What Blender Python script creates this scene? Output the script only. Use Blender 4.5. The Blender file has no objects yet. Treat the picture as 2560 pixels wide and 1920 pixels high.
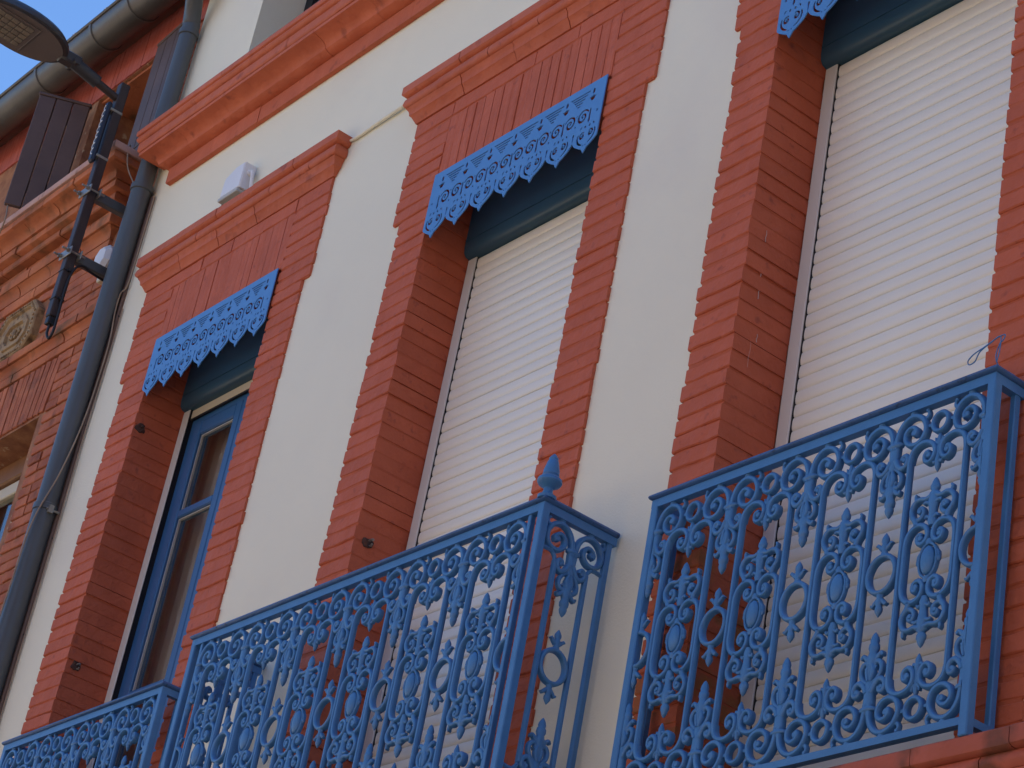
import bpy, bmesh, math, random
from mathutils import Vector, Matrix
random.seed(7)
RAD = math.radians
SC = bpy.context.scene
COL = SC.collection

# ------------------------------------------------------------------ camera, sky, sun, exposure
RIGHT = Vector((0.6196929, 0.76571877, 0.17220765))
DOWN = Vector((-0.28584281, 0.42454093, -0.85910354))
FWD = Vector((-0.7309409, 0.48315605, 0.48196021))
FPX = 5896.3 / 2560.0
CAMLOC = Vector((0.0, -4.1, 0.0))          # eye height; the street lies 1.6 m below
cd = bpy.data.cameras.new('camera'); cam = bpy.data.objects.new('camera', cd); COL.objects.link(cam)
cd.sensor_width = 36.0; cd.lens = 36.0 * FPX; cd.clip_start = 0.05; cd.clip_end = 600.0
cam.matrix_world = Matrix.Translation(CAMLOC) @ Matrix((RIGHT, -DOWN, -FWD)).transposed().to_4x4()
SC.camera = cam

SUN_EL, SUN_AZ = RAD(54), RAD(-42)         # azimuth measured from +Y (behind the houses) towards -X
world = bpy.data.worlds.new('World'); SC.world = world; world.use_nodes = True
wn = world.node_tree.nodes; bgn = wn['Background']
sky = wn.new('ShaderNodeTexSky'); sky.sky_type = 'NISHITA'; sky.sun_disc = False
sky.sun_elevation = SUN_EL; sky.sun_rotation = -SUN_AZ; sky.air_density = 1.15; sky.dust_density = 0.0; sky.ozone_density = 10.0
world.node_tree.links.new(sky.outputs[0], bgn.inputs[0]); bgn.inputs[1].default_value = 0.15
sl = bpy.data.lights.new('sun', 'SUN'); sl.energy = 5.0; sl.angle = RAD(0.5); sl.color = (1.0, 0.91, 0.78)
so = bpy.data.objects.new('sun', sl); COL.objects.link(so)
sdir = Vector((-math.sin(SUN_AZ) * math.cos(SUN_EL), math.cos(SUN_AZ) * math.cos(SUN_EL), math.sin(SUN_EL)))
so.rotation_euler = sdir.to_track_quat('Z', 'Y').to_euler(); so.location = (0, 5, 25)
SC.view_settings.view_transform = 'Standard'; SC.view_settings.look = 'None'
SC.view_settings.exposure = 0.82; SC.view_settings.gamma = 1.0; SC.view_settings.use_curve_mapping = False

def in_view(x, y, z, m=0.03):
    d = Vector((x, y, z)) - CAMLOC
    c = d.dot(FWD)
    if c < 0.1: return False
    u = d.dot(RIGHT) / c * FPX; v = d.dot(DOWN) / c * FPX
    return abs(u) < .5 + m and abs(v) < .375 + m

# ------------------------------------------------------------------ materials
def mat(name, c1, c2=None, scale=4.0, rough=0.6, bump=0.0, bscale=60.0, rnd=0.0, spec=0.4, metal=0.0,
        stain=None, stain_scale=3.0, stain_lo=0.55, stain_hi=0.75, coarse=0.0, cscale=9.0):
    m = bpy.data.materials.new(name); m.use_nodes = True
    nt = m.node_tree; N = nt.nodes; L = nt.links; b = N['Principled BSDF']
    b.inputs['Roughness'].default_value = rough; b.inputs['Metallic'].default_value = metal
    b.inputs['Specular IOR Level'].default_value = spec
    geo = N.new('ShaderNodeNewGeometry')
    def noise(s, det=4.0):
        n = N.new('ShaderNodeTexNoise'); n.inputs['Scale'].default_value = s; n.inputs['Detail'].default_value = det
        L.new(geo.outputs['Position'], n.inputs['Vector']); return n
    c2 = c2 or c1
    mx = N.new('ShaderNodeMix'); mx.data_type = 'RGBA'
    mx.inputs[6].default_value = (*c1, 1); mx.inputs[7].default_value = (*c2, 1)
    n1 = noise(scale)
    mr = N.new('ShaderNodeMapRange'); mr.inputs[1].default_value = .32; mr.inputs[2].default_value = .68
    L.new(n1.outputs[0], mr.inputs[0]); L.new(mr.outputs[0], mx.inputs[0])
    col = mx.outputs[2]
    if rnd:
        oi = N.new('ShaderNodeObjectInfo'); hs = N.new('ShaderNodeHueSaturation')
        a = N.new('ShaderNodeMapRange'); a.inputs[3].default_value = 1 - rnd; a.inputs[4].default_value = 1 + rnd
        L.new(oi.outputs['Random'], a.inputs[0]); L.new(a.outputs[0], hs.inputs['Value'])
        L.new(col, hs.inputs['Color']); col = hs.outputs[0]
    if stain:
        n2 = noise(stain_scale, 6.0); r2 = N.new('ShaderNodeMapRange')
        r2.inputs[1].default_value = stain_lo; r2.inputs[2].default_value = stain_hi
        L.new(n2.outputs[0], r2.inputs[0])
        m2 = N.new('ShaderNodeMix'); m2.data_type = 'RGBA'; m2.inputs[7].default_value = (*stain, 1)
        L.new(r2.outputs[0], m2.inputs[0]); L.new(col, m2.inputs[6]); col = m2.outputs[2]
    L.new(col, b.inputs['Base Color'])
    last = None
    if coarse:
        n3 = noise(cscale, 2.0); bp = N.new('ShaderNodeBump'); bp.inputs['Strength'].default_value = 1.0
        bp.inputs['Distance'].default_value = coarse; L.new(n3.outputs[0], bp.inputs['Height']); last = bp
    if bump:
        n4 = noise(bscale, 3.0); bp = N.new('ShaderNodeBump'); bp.inputs['Strength'].default_value = 1.0
        bp.inputs['Distance'].default_value = bump; L.new(n4.outputs[0], bp.inputs['Height'])
        if last: L.new(last.outputs[0], bp.inputs['Normal'])
        last = bp
    if last: L.new(last.outputs[0], b.inputs['Normal'])
    return m

M = {}
M['plaster'] = mat('plaster', (.83, .785, .622), (.80, .755, .60), 1.4, .85, .0012, 140, spec=.2, stain=(.70, .64, .55), stain_scale=.8, stain_lo=.55, stain_hi=.85, coarse=.003, cscale=5)
M['redbrick'] = mat('painted_red_brick', (.545, .137, .070), (.475, .115, .058), 7, .62, .0016, 90, rnd=.05, spec=.15, stain=(.27, .07, .05), stain_scale=19, stain_lo=.62, stain_hi=.78, coarse=.007, cscale=26)
M['wornbrick'] = mat('worn_red_brick', (.52, .13, .065), (.44, .11, .055), 7, .75, .0025, 80, rnd=.08, spec=.12, stain=(.34, .125, .05), stain_scale=8, stain_lo=.48, stain_hi=.60, coarse=.005, cscale=20)
M['redmortar'] = mat('painted_red_joint', (.50, .122, .057), (.44, .102, .049), 12, .8, .002, 120, spec=.2)
M['redcornice'] = mat('painted_red_moulding', (.56, .15, .075), (.48, .12, .06), 6, .62, .0018, 70, rnd=.05, spec=.18, stain=(.25, .06, .04), stain_scale=11, stain_lo=.62, stain_hi=.78, coarse=.009, cscale=16)
M['sillred'] = mat('weathered_red_sill', (.50, .13, .08), (.40, .10, .06), 6, .6, .002, 60, rnd=.05, spec=.18, stain=(.22, .075, .045), stain_scale=8, stain_lo=.52, stain_hi=.66, coarse=.006, cscale=14)
M['blue'] = mat('blue_iron_paint', (.062, .205, .445), (.052, .18, .40), 14, .42, .0010, 130, rnd=.03, spec=.45, stain=(.05, .13, .30), stain_scale=30, stain_lo=.68, stain_hi=.80)
M['bluecap'] = mat('dark_blue_handrail', (.048, .125, .30), (.038, .10, .24), 20, .45, .001, 120, spec=.4, stain=(.02, .035, .07), stain_scale=40, stain_lo=.6, stain_hi=.75)  # darker blue than the rest of the railing, with near-black blotches
M['bluesheet'] = mat('blue_sheet_paint', (.088, .265, .58), (.078, .245, .54), 9, .5, .0, 100, spec=.4)
M['teal'] = mat('dark_teal_paint', (.035, .095, .15), (.03, .085, .135), 5, .40, .0, 60, spec=.5)
M['frameblue'] = mat('window_blue_paint', (.038, .13, .30), (.034, .115, .27), 6, .38, .0, 60, spec=.5)
M['shutter'] = mat('white_shutter', (.85, .83, .73), (.82, .80, .705), 3, .38, .0, 60, spec=.5, rnd=.015)
M['guide'] = mat('white_guide_rail', (.70, .69, .64), None, 3, .4)
M['beige'] = mat('beige_end_slat', (.62, .56, .42), None, 3, .4)
M['rubber'] = mat('black_rubber', (.012, .012, .014), None, 5, .6)
M['zinc'] = mat('grey_blue_pipe_paint', (.085, .092, .096), (.07, .077, .082), 3, .40, .0006, 60, spec=.5, stain=(.30, .31, .31), stain_scale=9, stain_lo=.74, stain_hi=.82)
M['zincold'] = mat('weathered_zinc', (.115, .108, .098), (.08, .076, .07), 5, .42, .001, 40, spec=.5, metal=.25, stain=(.10, .095, .09), stain_scale=4, stain_lo=.5, stain_hi=.7)
M['oldbrick'] = mat('old_orange_brick', (.47, .155, .075), (.36, .105, .055), 9, .8, .003, 80, rnd=.16, spec=.2, stain=(.15, .06, .04), stain_scale=7, stain_lo=.56, stain_hi=.74, coarse=.005, cscale=20)
M['oldmould'] = mat('old_orange_moulding', (.50, .17, .075), (.36, .11, .055), 4, .8, .003, 60, rnd=.13, spec=.2, stain=(.13, .075, .04), stain_scale=5, stain_lo=.52, stain_hi=.72, coarse=.006, cscale=12)
M['oldmortar'] = mat('old_mortar', (.40, .19, .10), (.24, .10, .06), 13, .9, .003, 90, spec=.15, stain=(.55, .42, .28), stain_scale=14, stain_lo=.62, stain_hi=.7)
M['frieze'] = mat('painted_frieze_brick', (.46, .12, .095), (.42, .105, .08), 6, .7, .002, 60, rnd=.05, spec=.25)
M['wood'] = mat('brown_shutter_wood', (.115, .068, .052), (.085, .05, .04), 6, .55, .001, 40, rnd=.08)
M['pinkledge'] = mat('pale_pink_ledge', (.52, .32, .27), (.45, .26, .22), 8, .8, .002, 60, stain=(.25, .14, .10), stain_scale=12, stain_lo=.6, stain_hi=.7)
M['terra'] = mat('ochre_terracotta', (.40, .27, .14), (.30, .19, .10), 16, .85, .003, 70, stain=(.12, .075, .04), stain_scale=18, stain_lo=.5, stain_hi=.7)
M['lampdark'] = mat('charcoal_lamp_paint', (.035, .034, .038), (.028, .028, .032), 5, .42, .0, 60, spec=.5)
M['lampunder'] = mat('taupe_lamp_underside', (.12, .10, .095), (.105, .088, .085), 5, .55, .0, 60)
M['led'] = mat('led_lens', (.20, .175, .14), (.16, .14, .11), 60, .35, .0, 60)
M['pole'] = mat('dark_brown_pole', (.030, .019, .019), (.042, .026, .023), 12, .55, .001, 60, spec=.45)
M['galv'] = mat('galvanised_steel', (.32, .31, .28), (.22, .21, .19), 20, .4, .001, 60, metal=.5)
M['cable'] = mat('beige_cable', (.36, .27, .19), (.28, .20, .14), 8, .6)
M['cablebrown'] = mat('brown_cable', (.16, .10, .075), None, 8, .6)
M['black'] = mat('black_plastic', (.015, .014, .016), None, 8, .5)
M['white'] = mat('white_plastic', (.74, .75, .78), (.70, .71, .74), 6, .5)
M['greyside'] = mat('grey_plastic', (.45, .46, .45), None, 6, .5)
M['rust'] = mat('rusty_iron', (.10, .045, .03), (.05, .03, .025), 30, .8)
M['sign'] = mat('blue_black_casing', (.014, .018, .035), None, 5, .45, spec=.4)
M['ink'] = mat('white_print', (.75, .78, .82), None, 5, .5)
M['curtain'] = mat('dim_interior', (.66, .62, .56), (.58, .54, .48), 4, .9)
M['asphalt'] = mat('asphalt', (.055, .055, .055), (.075, .072, .068), 3, .9, .004, 60)
M['paving'] = mat('pale_paving', (.50, .43, .34), (.44, .38, .30), 2, .85, .003, 40)
M['rooftile'] = mat('roof_tile', (.36, .16, .10), (.28, .12, .07), 6, .85, .004, 30)
M['cream'] = mat('cream_render', (.74, .60, .43), (.68, .55, .39), 2, .85, .003, 40)
M['drip'] = mat('dried_paint_drip', (.60, .46, .42), (.45, .30, .27), 60, .6)
M['darkblock'] = mat('shade_block_brick', (.16, .07, .045), (.13, .055, .035), 3, .9, .004, 40)
M['wood2'] = mat('honey_wood', (.26, .12, .045), (.20, .09, .035), 8, .5)
def glass_mat():
    m = bpy.data.materials.new('window_glass'); m.use_nodes = True
    nt = m.node_tree; b = nt.nodes['Principled BSDF']
    b.inputs['Base Color'].default_value = (.9, .95, .93, 1); b.inputs['Roughness'].default_value = .03
    b.inputs['Transmission Weight'].default_value = 1.0; b.inputs['IOR'].default_value = 1.45
    return m
M['glass'] = glass_mat()

# ------------------------------------------------------------------ mesh helpers
class MB:
    def __init__(s): s.v = []; s.f = []
    def quad_ring(s, rings, closed_ring=True, caps=True, closed_path=False):
        base = len(s.v); n = len(rings[0])
        for r in rings: s.v += [tuple(p) for p in r]
        R = len(rings)
        for i in range(R if closed_path else R - 1):
            a = base + i * n; b = base + ((i + 1) % R) * n
            for j in range(n if closed_ring else n - 1):
                k = (j + 1) % n
                s.f.append((a + j, a + k, b + k, b + j))
        if caps and not closed_path:
            s.f.append(tuple(base + j for j in reversed(range(n))))
            s.f.append(tuple(base + (R - 1) * n + j for j in range(n)))
    def box(s, x0, x1, y0, y1, z0, z1):
        s.quad_ring([[(x0, y0, z), (x1, y0, z), (x1, y1, z), (x0, y1, z)] for z in (z0, z1)])
    def bbox(s, x0, x1, y0, y1, z0, z1, c=.004, jit=0.0):
        """chamfered box (44 triangles), corners jittered"""
        def J(): return random.uniform(-jit, jit)
        X = (x0, x1); Y = (y0, y1); Z = (z0, z1); b = len(s.v); idx = {}
        for i in (0, 1):
            for j in (0, 1):
                for k in (0, 1):
                    p = (X[i] + J(), Y[j] + J() * .5, Z[k] + J()); sg = (1 - 2 * i, 1 - 2 * j, 1 - 2 * k)
                    for a in range(3):           # vertex kept on the face normal to axis a
                        q = [p[t] + (sg[t] * c if t != a else 0) for t in range(3)]
                        idx[i, j, k, a] = len(s.v); s.v.append(tuple(q))
        g = lambda i, j, k, a: idx[i, j, k, a]
        for i in (0, 1): s.f.append(tuple(g(i, j, k, 0) for j, k in ((0, 0), (1, 0), (1, 1), (0, 1))))
        for j in (0, 1): s.f.append(tuple(g(i, j, k, 1) for i, k in ((0, 0), (0, 1), (1, 1), (1, 0))))
        for k in (0, 1): s.f.append(tuple(g(i, j, k, 2) for i, j in ((0, 0), (1, 0), (1, 1), (0, 1))))
        for j in (0, 1):
            for k in (0, 1): s.f.append((g(0, j, k, 1), g(1, j, k, 1), g(1, j, k, 2), g(0, j, k, 2)))
        for i in (0, 1):
            for k in (0, 1): s.f.append((g(i, 0, k, 0), g(i, 1, k, 0), g(i, 1, k, 2), g(i, 0, k, 2)))
        for i in (0, 1):
            for j in (0, 1): s.f.append((g(i, j, 0, 0), g(i, j, 1, 0), g(i, j, 1, 1), g(i, j, 0, 1)))
        for i in (0, 1):
            for j in (0, 1):
                for k in (0, 1): s.f.append(tuple(g(i, j, k, a) for a in range(3)))
    def sweep(s, pts, w, yf, yb, c=.003, n=None, closed=False):
        """flat bar of width w swept along a path in x-z, front face at yf, back at yb, front edges chamfered"""
        P = pts if n is None else crom(pts, n, closed)
        K = len(P); ws = w if isinstance(w, (list, tuple)) else [w, w]
        rings = []
        for i, (x, z) in enumerate(P):
            if closed: a, b = P[i - 1], P[(i + 1) % K]
            else: a, b = P[max(i - 1, 0)], P[min(i + 1, K - 1)]
            tx, tz = b[0] - a[0], b[1] - a[1]; l = math.hypot(tx, tz) or 1; nx, nz = -tz / l, tx / l
            t = i / max(K - 1, 1) * (len(ws) - 1); q = min(int(t), len(ws) - 2); h = (ws[q] + (ws[q + 1] - ws[q]) * (t - q)) / 2
            cc = min(c, h * .6)
            sec = ((-h, yb), (-h, yf + cc), (-h + cc, yf), (h - cc, yf), (h, yf + cc), (h, yb))
            rings.append([(x + o * nx, y, z + o * nz) for o, y in sec])
        s.quad_ring(rings, True, True, closed)
    def disc(s, x, z, r, yf, yb, n=12, dome=.003):
        prof = ((r, yb), (r, yf + dome), (r * .7, yf), )
        rings = [[(x + q * math.cos(2 * math.pi * j / n), y, z + q * math.sin(2 * math.pi * j / n)) for j in range(n)] for q, y in prof]
        s.quad_ring(rings)
    def body(s, spine, n=8, ang=0.0, cx=0.0, cz=0.0):
        """loft of ellipses (x, z, half width, half depth[, yc]) along a spine"""
        rings = []
        for st in spine:
            x, z, hw, hd = st[:4]; yc = st[4] if len(st) > 4 else 0.0
            rings.append([(x + hw * math.cos(2 * math.pi * j / n), yc + hd * math.sin(2 * math.pi * j / n), z) for j in range(n)])
        s.quad_ring(rings)
    def tube(s, pts, r, n=8, sub=None, closed=False):
        P = [Vector(p) for p in (pts if sub is None else crom3(pts, sub))]
        K = len(P); rings = []; up = Vector((.13, .37, .92)).normalized()
        for i, p in enumerate(P):
            if closed: t = P[(i + 1) % K] - P[i - 1]
            else: t = P[min(i + 1, K - 1)] - P[max(i - 1, 0)]
            t.normalize(); a = t.cross(up)
            if a.length < 1e-4: a = t.cross(Vector((1, 0, 0)))
            a.normalize(); b = t.cross(a)
            rr = r if not isinstance(r, (list, tuple)) else r[0] + (r[-1] - r[0]) * i / (K - 1)
            rings.append([p + a * rr * math.cos(2 * math.pi * j / n) + b * rr * math.sin(2 * math.pi * j / n) for j in range(n)])
        s.quad_ring(rings, True, True, closed)
    def lathe(s, prof, c=(0, 0, 0), n=20):
        s.quad_ring([[(c[0] + r * math.cos(2 * math.pi * j / n), c[1] + r * math.sin(2 * math.pi * j / n), c[2] + z) for j in range(n)] for r, z in prof])
    def mesh(s, name, smooth=None):
        me = bpy.data.meshes.new(name); me.from_pydata(s.v, [], s.f)
        bm = bmesh.new(); bm.from_mesh(me); bmesh.ops.recalc_face_normals(bm, faces=bm.faces); bm.to_mesh(me); bm.free()
        if smooth is not None:
            for p in me.polygons: p.use_smooth = True
            me.set_sharp_from_angle(angle=RAD(smooth))
        me.update(); return me

def crom(P, n, closed=False):
    out = []; K = len(P); S = K if closed else K - 1
    for i in range(n if closed else n + 1):
        t = i / n * S; k = min(int(t), S - 1); u = t - k
        g = (lambda j: P[j % K]) if closed else (lambda j: P[max(0, min(K - 1, j))])
        p0, p1, p2, p3 = g(k - 1), g(k), g(k + 1), g(k + 2)
        out.append(tuple(.5 * ((2 * p1[d]) + (-p0[d] + p2[d]) * u + (2 * p0[d] - 5 * p1[d] + 4 * p2[d] - p3[d]) * u * u + (-p0[d] + 3 * p1[d] - 3 * p2[d] + p3[d]) * u ** 3) for d in range(len(p1))))
    return out
crom3 = crom
def ell(cx, cz, rx, rz, n=24, a0=0.0):
    return [(cx + rx * math.cos(a0 + 2 * math.pi * i / n), cz + rz * math.sin(a0 + 2 * math.pi * i / n)) for i in range(n)]

def obj(name, me, m, parent=None, loc=(0, 0, 0), rot=None, scale=None, label=None, cat=None, group=None, kind=None):
    if isinstance(me, MB): me = me.mesh(name)
    o = bpy.data.objects.new(name, me); COL.objects.link(o); o.location = loc
    if rot: o.rotation_euler = rot
    if scale: o.scale = scale
    if me is not None and m is not None and len(me.materials) == 0: me.materials.append(M[m])
    o.parent = parent
    if label: o['label'] = label
    if cat: o['category'] = cat
    if group: o['group'] = group
    if kind: o['kind'] = kind
    return o
def thing(name, label, cat, loc=(0, 0, 0), group=None):
    return obj(name, None, None, None, loc, label=label, cat=cat, group=group)
def mb_box(*a):
    m = MB(); m.box(*a); return m
def mb_bbox(*a, **k):
    m = MB(); m.bbox(*a, **k); return m

# ------------------------------------------------------------------ the setting
g = MB(); g.v = [(-220, -220, -1.6), (220, -220, -1.6), (220, 220, -1.6), (-220, 220, -1.6)]; g.f = [(0, 1, 2, 3)]
obj('ground', g, 'paving', kind='structure')
r = MB(); r.box(-120, 120, -7.2, -2.4, -1.75, -1.594); obj('road', r, 'asphalt', kind='structure')
p = MB(); p.bbox(-120, 120, -2.4, .3, -1.9, -1.47, c=.02); obj('pavement', p, 'paving', kind='structure')

# ------------------------------------------------------------------ red brick and white plaster house
ZB = 2.225                                   # top of the sill band
WIN = [dict(lc=-9.309, rc=-8.230, lo=-9.567, ro=-8.003, ulo=-9.612, uro=-7.955),
       dict(lc=-7.054, rc=-5.953, lo=-7.272, ro=-5.723, ulo=-7.322, uro=-5.678),
       dict(lc=-5.005, rc=-3.912, lo=-5.216, ro=-3.690, ulo=-5.250, uro=-3.640)]
WNAME = ['left window with the open shutter', 'middle window', 'right window']
house = thing('brick_townhouse', 'white plastered townhouse with red painted brick window surrounds and mouldings', 'house', (-6.5, 0, -1.5))
HI = house.location.copy()
def hobj(name, me, m, parent=None, **k):
    """part in world coordinates under the house (or under one of its parts)"""
    loc = Vector(k.pop('loc', (0, 0, 0)))
    if parent is None: parent = house; loc = loc - HI
    elif parent.parent is house and not k.pop('local', False): loc = loc
    return obj(name, me, m, parent, loc, **k)

xs = [-9.985]; zs = [-1.5]
holes = [(w['lc'] - .05, w['rc'] + .05, ZB - .02, 5.42) for w in WIN] + [(-9.25, -8.15, 6.80, 8.35), (-7.0, -5.95, 6.80, 8.35), (-4.99, -3.9, 6.80, 8.35)]
XC = sorted({-9.94, 5.0} | {h[0] for h in holes} | {h[1] for h in holes})
ZC = sorted({-1.5, 9.0} | {h[2] for h in holes} | {h[3] for h in holes})
wall = MB(); YW = .012
for i in range(len(XC) - 1):
    for k in range(len(ZC) - 1):
        cx = (XC[i] + XC[i + 1]) / 2; cz = (ZC[k] + ZC[k + 1]) / 2
        if any(h[0] < cx < h[1] and h[2] < cz < h[3] for h in holes): continue
        b = len(wall.v)
        wall.v += [(XC[i], YW, ZC[k]), (XC[i + 1], YW, ZC[k]), (XC[i + 1], YW, ZC[k + 1]), (XC[i], YW, ZC[k + 1])]
        wall.f.append((b, b + 1, b + 2, b + 3))
for x0, x1, z0, z1 in holes:
    b = len(wall.v)
    wall.v += [(x, y, z) for y in (YW, .46) for x, z in ((x0, z0), (x1, z0), (x1, z1), (x0, z1))]
    wall.f += [(b + j, b + (j + 1) % 4, b + 4 + (j + 1) % 4, b + 4 + j) for j in range(4)]
wall.box(-9.94, 5.0, 1.9, 7.0, -1.5, 9.0)                    # rooms behind, closed
wall.box(-9.94, 5.0, .03, 1.9, 8.6, 9.0)
wall.box(4.9, 5.0, .03, 1.9, -1.5, 8.6)
wall.box(-9.94, -9.90, .03, 1.9, -1.5, 8.6)
wm = bpy.data.meshes.new('wall'); wm.from_pydata(wall.v, [], wall.f); wm.update()
bm = bmesh.new(); bm.from_mesh(wm); bmesh.ops.remove_doubles(bm, verts=bm.verts, dist=1e-5); bmesh.ops.recalc_face_normals(bm, faces=bm.faces); bm.to_mesh(wm); bm.free()
wallo = hobj('wall', wm, 'plaster')
rf = MB(); rf.v = [(-9.94, -.35, 9.0), (5, -.35, 9.0), (5, 3.6, 10.1), (-9.94, 3.6, 10.1), (5, 7.2, 9.0), (-9.94, 7.2, 9.0), (-9.94, -.35, 9.12), (5, -.35, 9.12), (5, 3.6, 10.25), (-9.94, 3.6, 10.25), (5, 7.2, 9.12), (-9.94, 7.2, 9.12)]
rf.f = [(0, 1, 2, 3), (3, 2, 4, 5), (6, 7, 8, 9), (9, 8, 10, 11), (0, 1, 7, 6), (4, 5, 11, 10), (0, 3, 9, 6), (3, 5, 11, 9), (1, 2, 8, 7), (2, 4, 10, 8)]
hobj('roof', rf, 'rooftile')

# --- brick surrounds: every course a brick of its own, sharing a few meshes
def brick_variants(w, d, h, n, jit=.0032, c=.0032):
    """uneven painted bricks: an octagonal section run through wavy stations, 4 along the length"""
    out = []
    for i in range(n):
        m = MB(); rings = []; hh = h / 2 + random.uniform(-.0012, .0018)
        for k, u in enumerate((-.5, -.27, .02, .26, .5)):
            t = random.uniform(-jit, jit) * .9; bt = random.uniform(-jit, jit) * .9; yf = random.uniform(-.0018, .0018); x = u * w + (random.uniform(-jit, jit) * 1.1 if abs(u) == .5 else 0)
            zt = min(hh + t, h / 2 + .0036); zb = max(-hh + bt, -h / 2 - .0036)
            rings.append([(x, d, zb), (x, yf + c, zb), (x, yf, zb + c), (x, yf, zt - c), (x, yf + c, zt), (x, d, zt)])
        m.quad_ring(rings); out.append(m.mesh('brick'))
    return out
PITCH = (5.225 - ZB) / 47.0
WORN = {}
def place_bricks(sur, spots, stuff, mname):
    """spots: (mesh, x, y, z, tilt)"""
    for me, x, y, z, tl, sx in spots:
        if in_view(x, y, z):
            worn = mname == 'redbrick' and -5.2 < x < -5.0 and 2.45 < z < 3.2
            if worn and me.name not in WORN:
                WORN[me.name] = me.copy(); WORN[me.name].materials.clear(); WORN[me.name].materials.append(M['wornbrick'])
            obj('brick', WORN[me.name] if worn else me, mname, sur, (x, y, z), (0, tl, 0), (sx, 1, 1))
        else:
            b = len(stuff.v); mt = Matrix.Translation((x, y, z)) @ Matrix.Diagonal((sx, 1, 1, 1))
            stuff.v += [tuple(mt @ v.co) for v in me.vertices]
            stuff.f += [tuple(b + i for i in p.vertices) for p in me.polygons]
for wi, w in enumerate(WIN):
    mo = MB()
    mo.box(w['lo'] + .006, w['lc'] - .0034, .0044, .236, ZB, 5.225); mo.box(w['rc'] + .0034, w['ro'] - .006, .0044, .236, ZB, 5.225)
    mo.box(w['ulo'] + .006, w['lc'] - .0034, .0044, .236, 5.225, 5.68); mo.box(w['rc'] + .0034, w['uro'] - .006, .0044, .236, 5.225, 5.68)
    mo.box(w['lc'] - .006, w['rc'] + .006, .0044, .236, 5.368, 5.68)
    mo.box(w['ulo'] + .006, w['uro'] - .006, .0044, .236, 5.68, 5.76)
    sur = obj('window_surround', mo, 'redmortar', house, -HI)
    stuff = MB(); spots = []
    for side in (0, 1):
        a, b = (w['lo'], w['lc']) if side == 0 else (w['rc'], w['ro'])
        ua, ub = (w['ulo'], w['lc']) if side == 0 else (w['rc'], w['uro'])
        V = brick_variants(b - a, .235, PITCH - .0085, 6, c=.0042); VU = brick_variants(ub - ua, .235, PITCH - .0085, 5, c=.0042)
        for k in range(54):
            z = ZB + (k + .5) * PITCH; up = k >= 47
            me = random.choice(VU if up else V)
            cx = (ua + ub) / 2 if up else (a + b) / 2
            wob = random.uniform(-.005, .003) * (1 if side == 0 else -1)
            spots.append((me, cx + wob * .5, random.uniform(-.0034, .0026), z + random.uniform(-.0016, .0016), RAD(random.uniform(-.6, .6)), 1 + abs(wob) / (b - a)))
    n = 18; step = (w['rc'] - w['lc']) / n
    SV = brick_variants(step - .005, .2, .304, 5, .002)
    for k in range(n):
        spots.append((SV[k % 5], w['lc'] + (k + .5) * step, random.uniform(-.002, .002), 5.5205, RAD(random.uniform(-.4, .4)), 1))
    n = 6; step = (w['uro'] - w['ulo']) / n
    FV = brick_variants(step - .004, .22, .073, 3, .002)
    for k in range(n):
        spots.append((FV[k % 3], w['ulo'] + (k + .5) * step, random.uniform(-.001, .001), 5.716, 0, 1))
    place_bricks(sur, spots, stuff, 'redbrick')
    if stuff.v: obj('brick_courses', stuff, 'redbrick', sur, kind='stuff')

# --- mouldings with returned ends, laid in pieces
def arcp(p0, z0, p1, z1, n=6, cove=True):
    """quarter profile between two points: cove (hollow) or round"""
    o = []
    for i in range(1, n):
        t = i / n * math.pi / 2
        if cove: o.append((p0 + (p1 - p0) * (1 - math.cos(t)), z0 + (z1 - z0) * math.sin(t)))
        else: o.append((p0 + (p1 - p0) * math.sin(t), z0 + (z1 - z0) * (1 - math.cos(t))))
    return o
def moulding(parent, layers, xl, xr, seg, mname, off=0.0, retl=True, retr=True, name='moulding_brick', y0=0.0, wob=.0015, gap=.0018):
    for li, prof in enumerate(layers):
        x = xl; i = 0; cuts = [xl]
        first = seg * (.55 if li % 2 else 1.0)
        while cuts[-1] < xr - 1e-6:
            nx = cuts[-1] + (first if len(cuts) == 1 else seg * random.uniform(.94, 1.06))
            cuts.append(xr if nx > xr - seg * .4 else nx)
        for a, b in zip(cuts[:-1], cuts[1:]):
            m = MB(); dp = random.uniform(-wob, wob); dz = random.uniform(-wob, wob) * .5
            le = a == xl and retl; re_ = b == xr and retr
            plan = []
            if le: plan += [('l', 0), ('l', 1)]
            else: plan += [(a + gap, 1)]
            if re_: plan += [('r', 1), ('r', 0)]
            else: plan += [(b - gap, 1)]
            rings = []
            for px, fr in plan:
                ring = []
                for pp, z in prof:
                    q = max(pp + dp, -.01) if pp > 0 else pp
                    X = xl - q if px == 'l' else xr + q if px == 'r' else px
                    ring.append((X, (y0 - q) if fr else y0 + .01, z + dz))
                rings.append(ring)
            m.quad_ring(rings)
            obj(name, m.mesh(name, 40), mname, parent)
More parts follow.
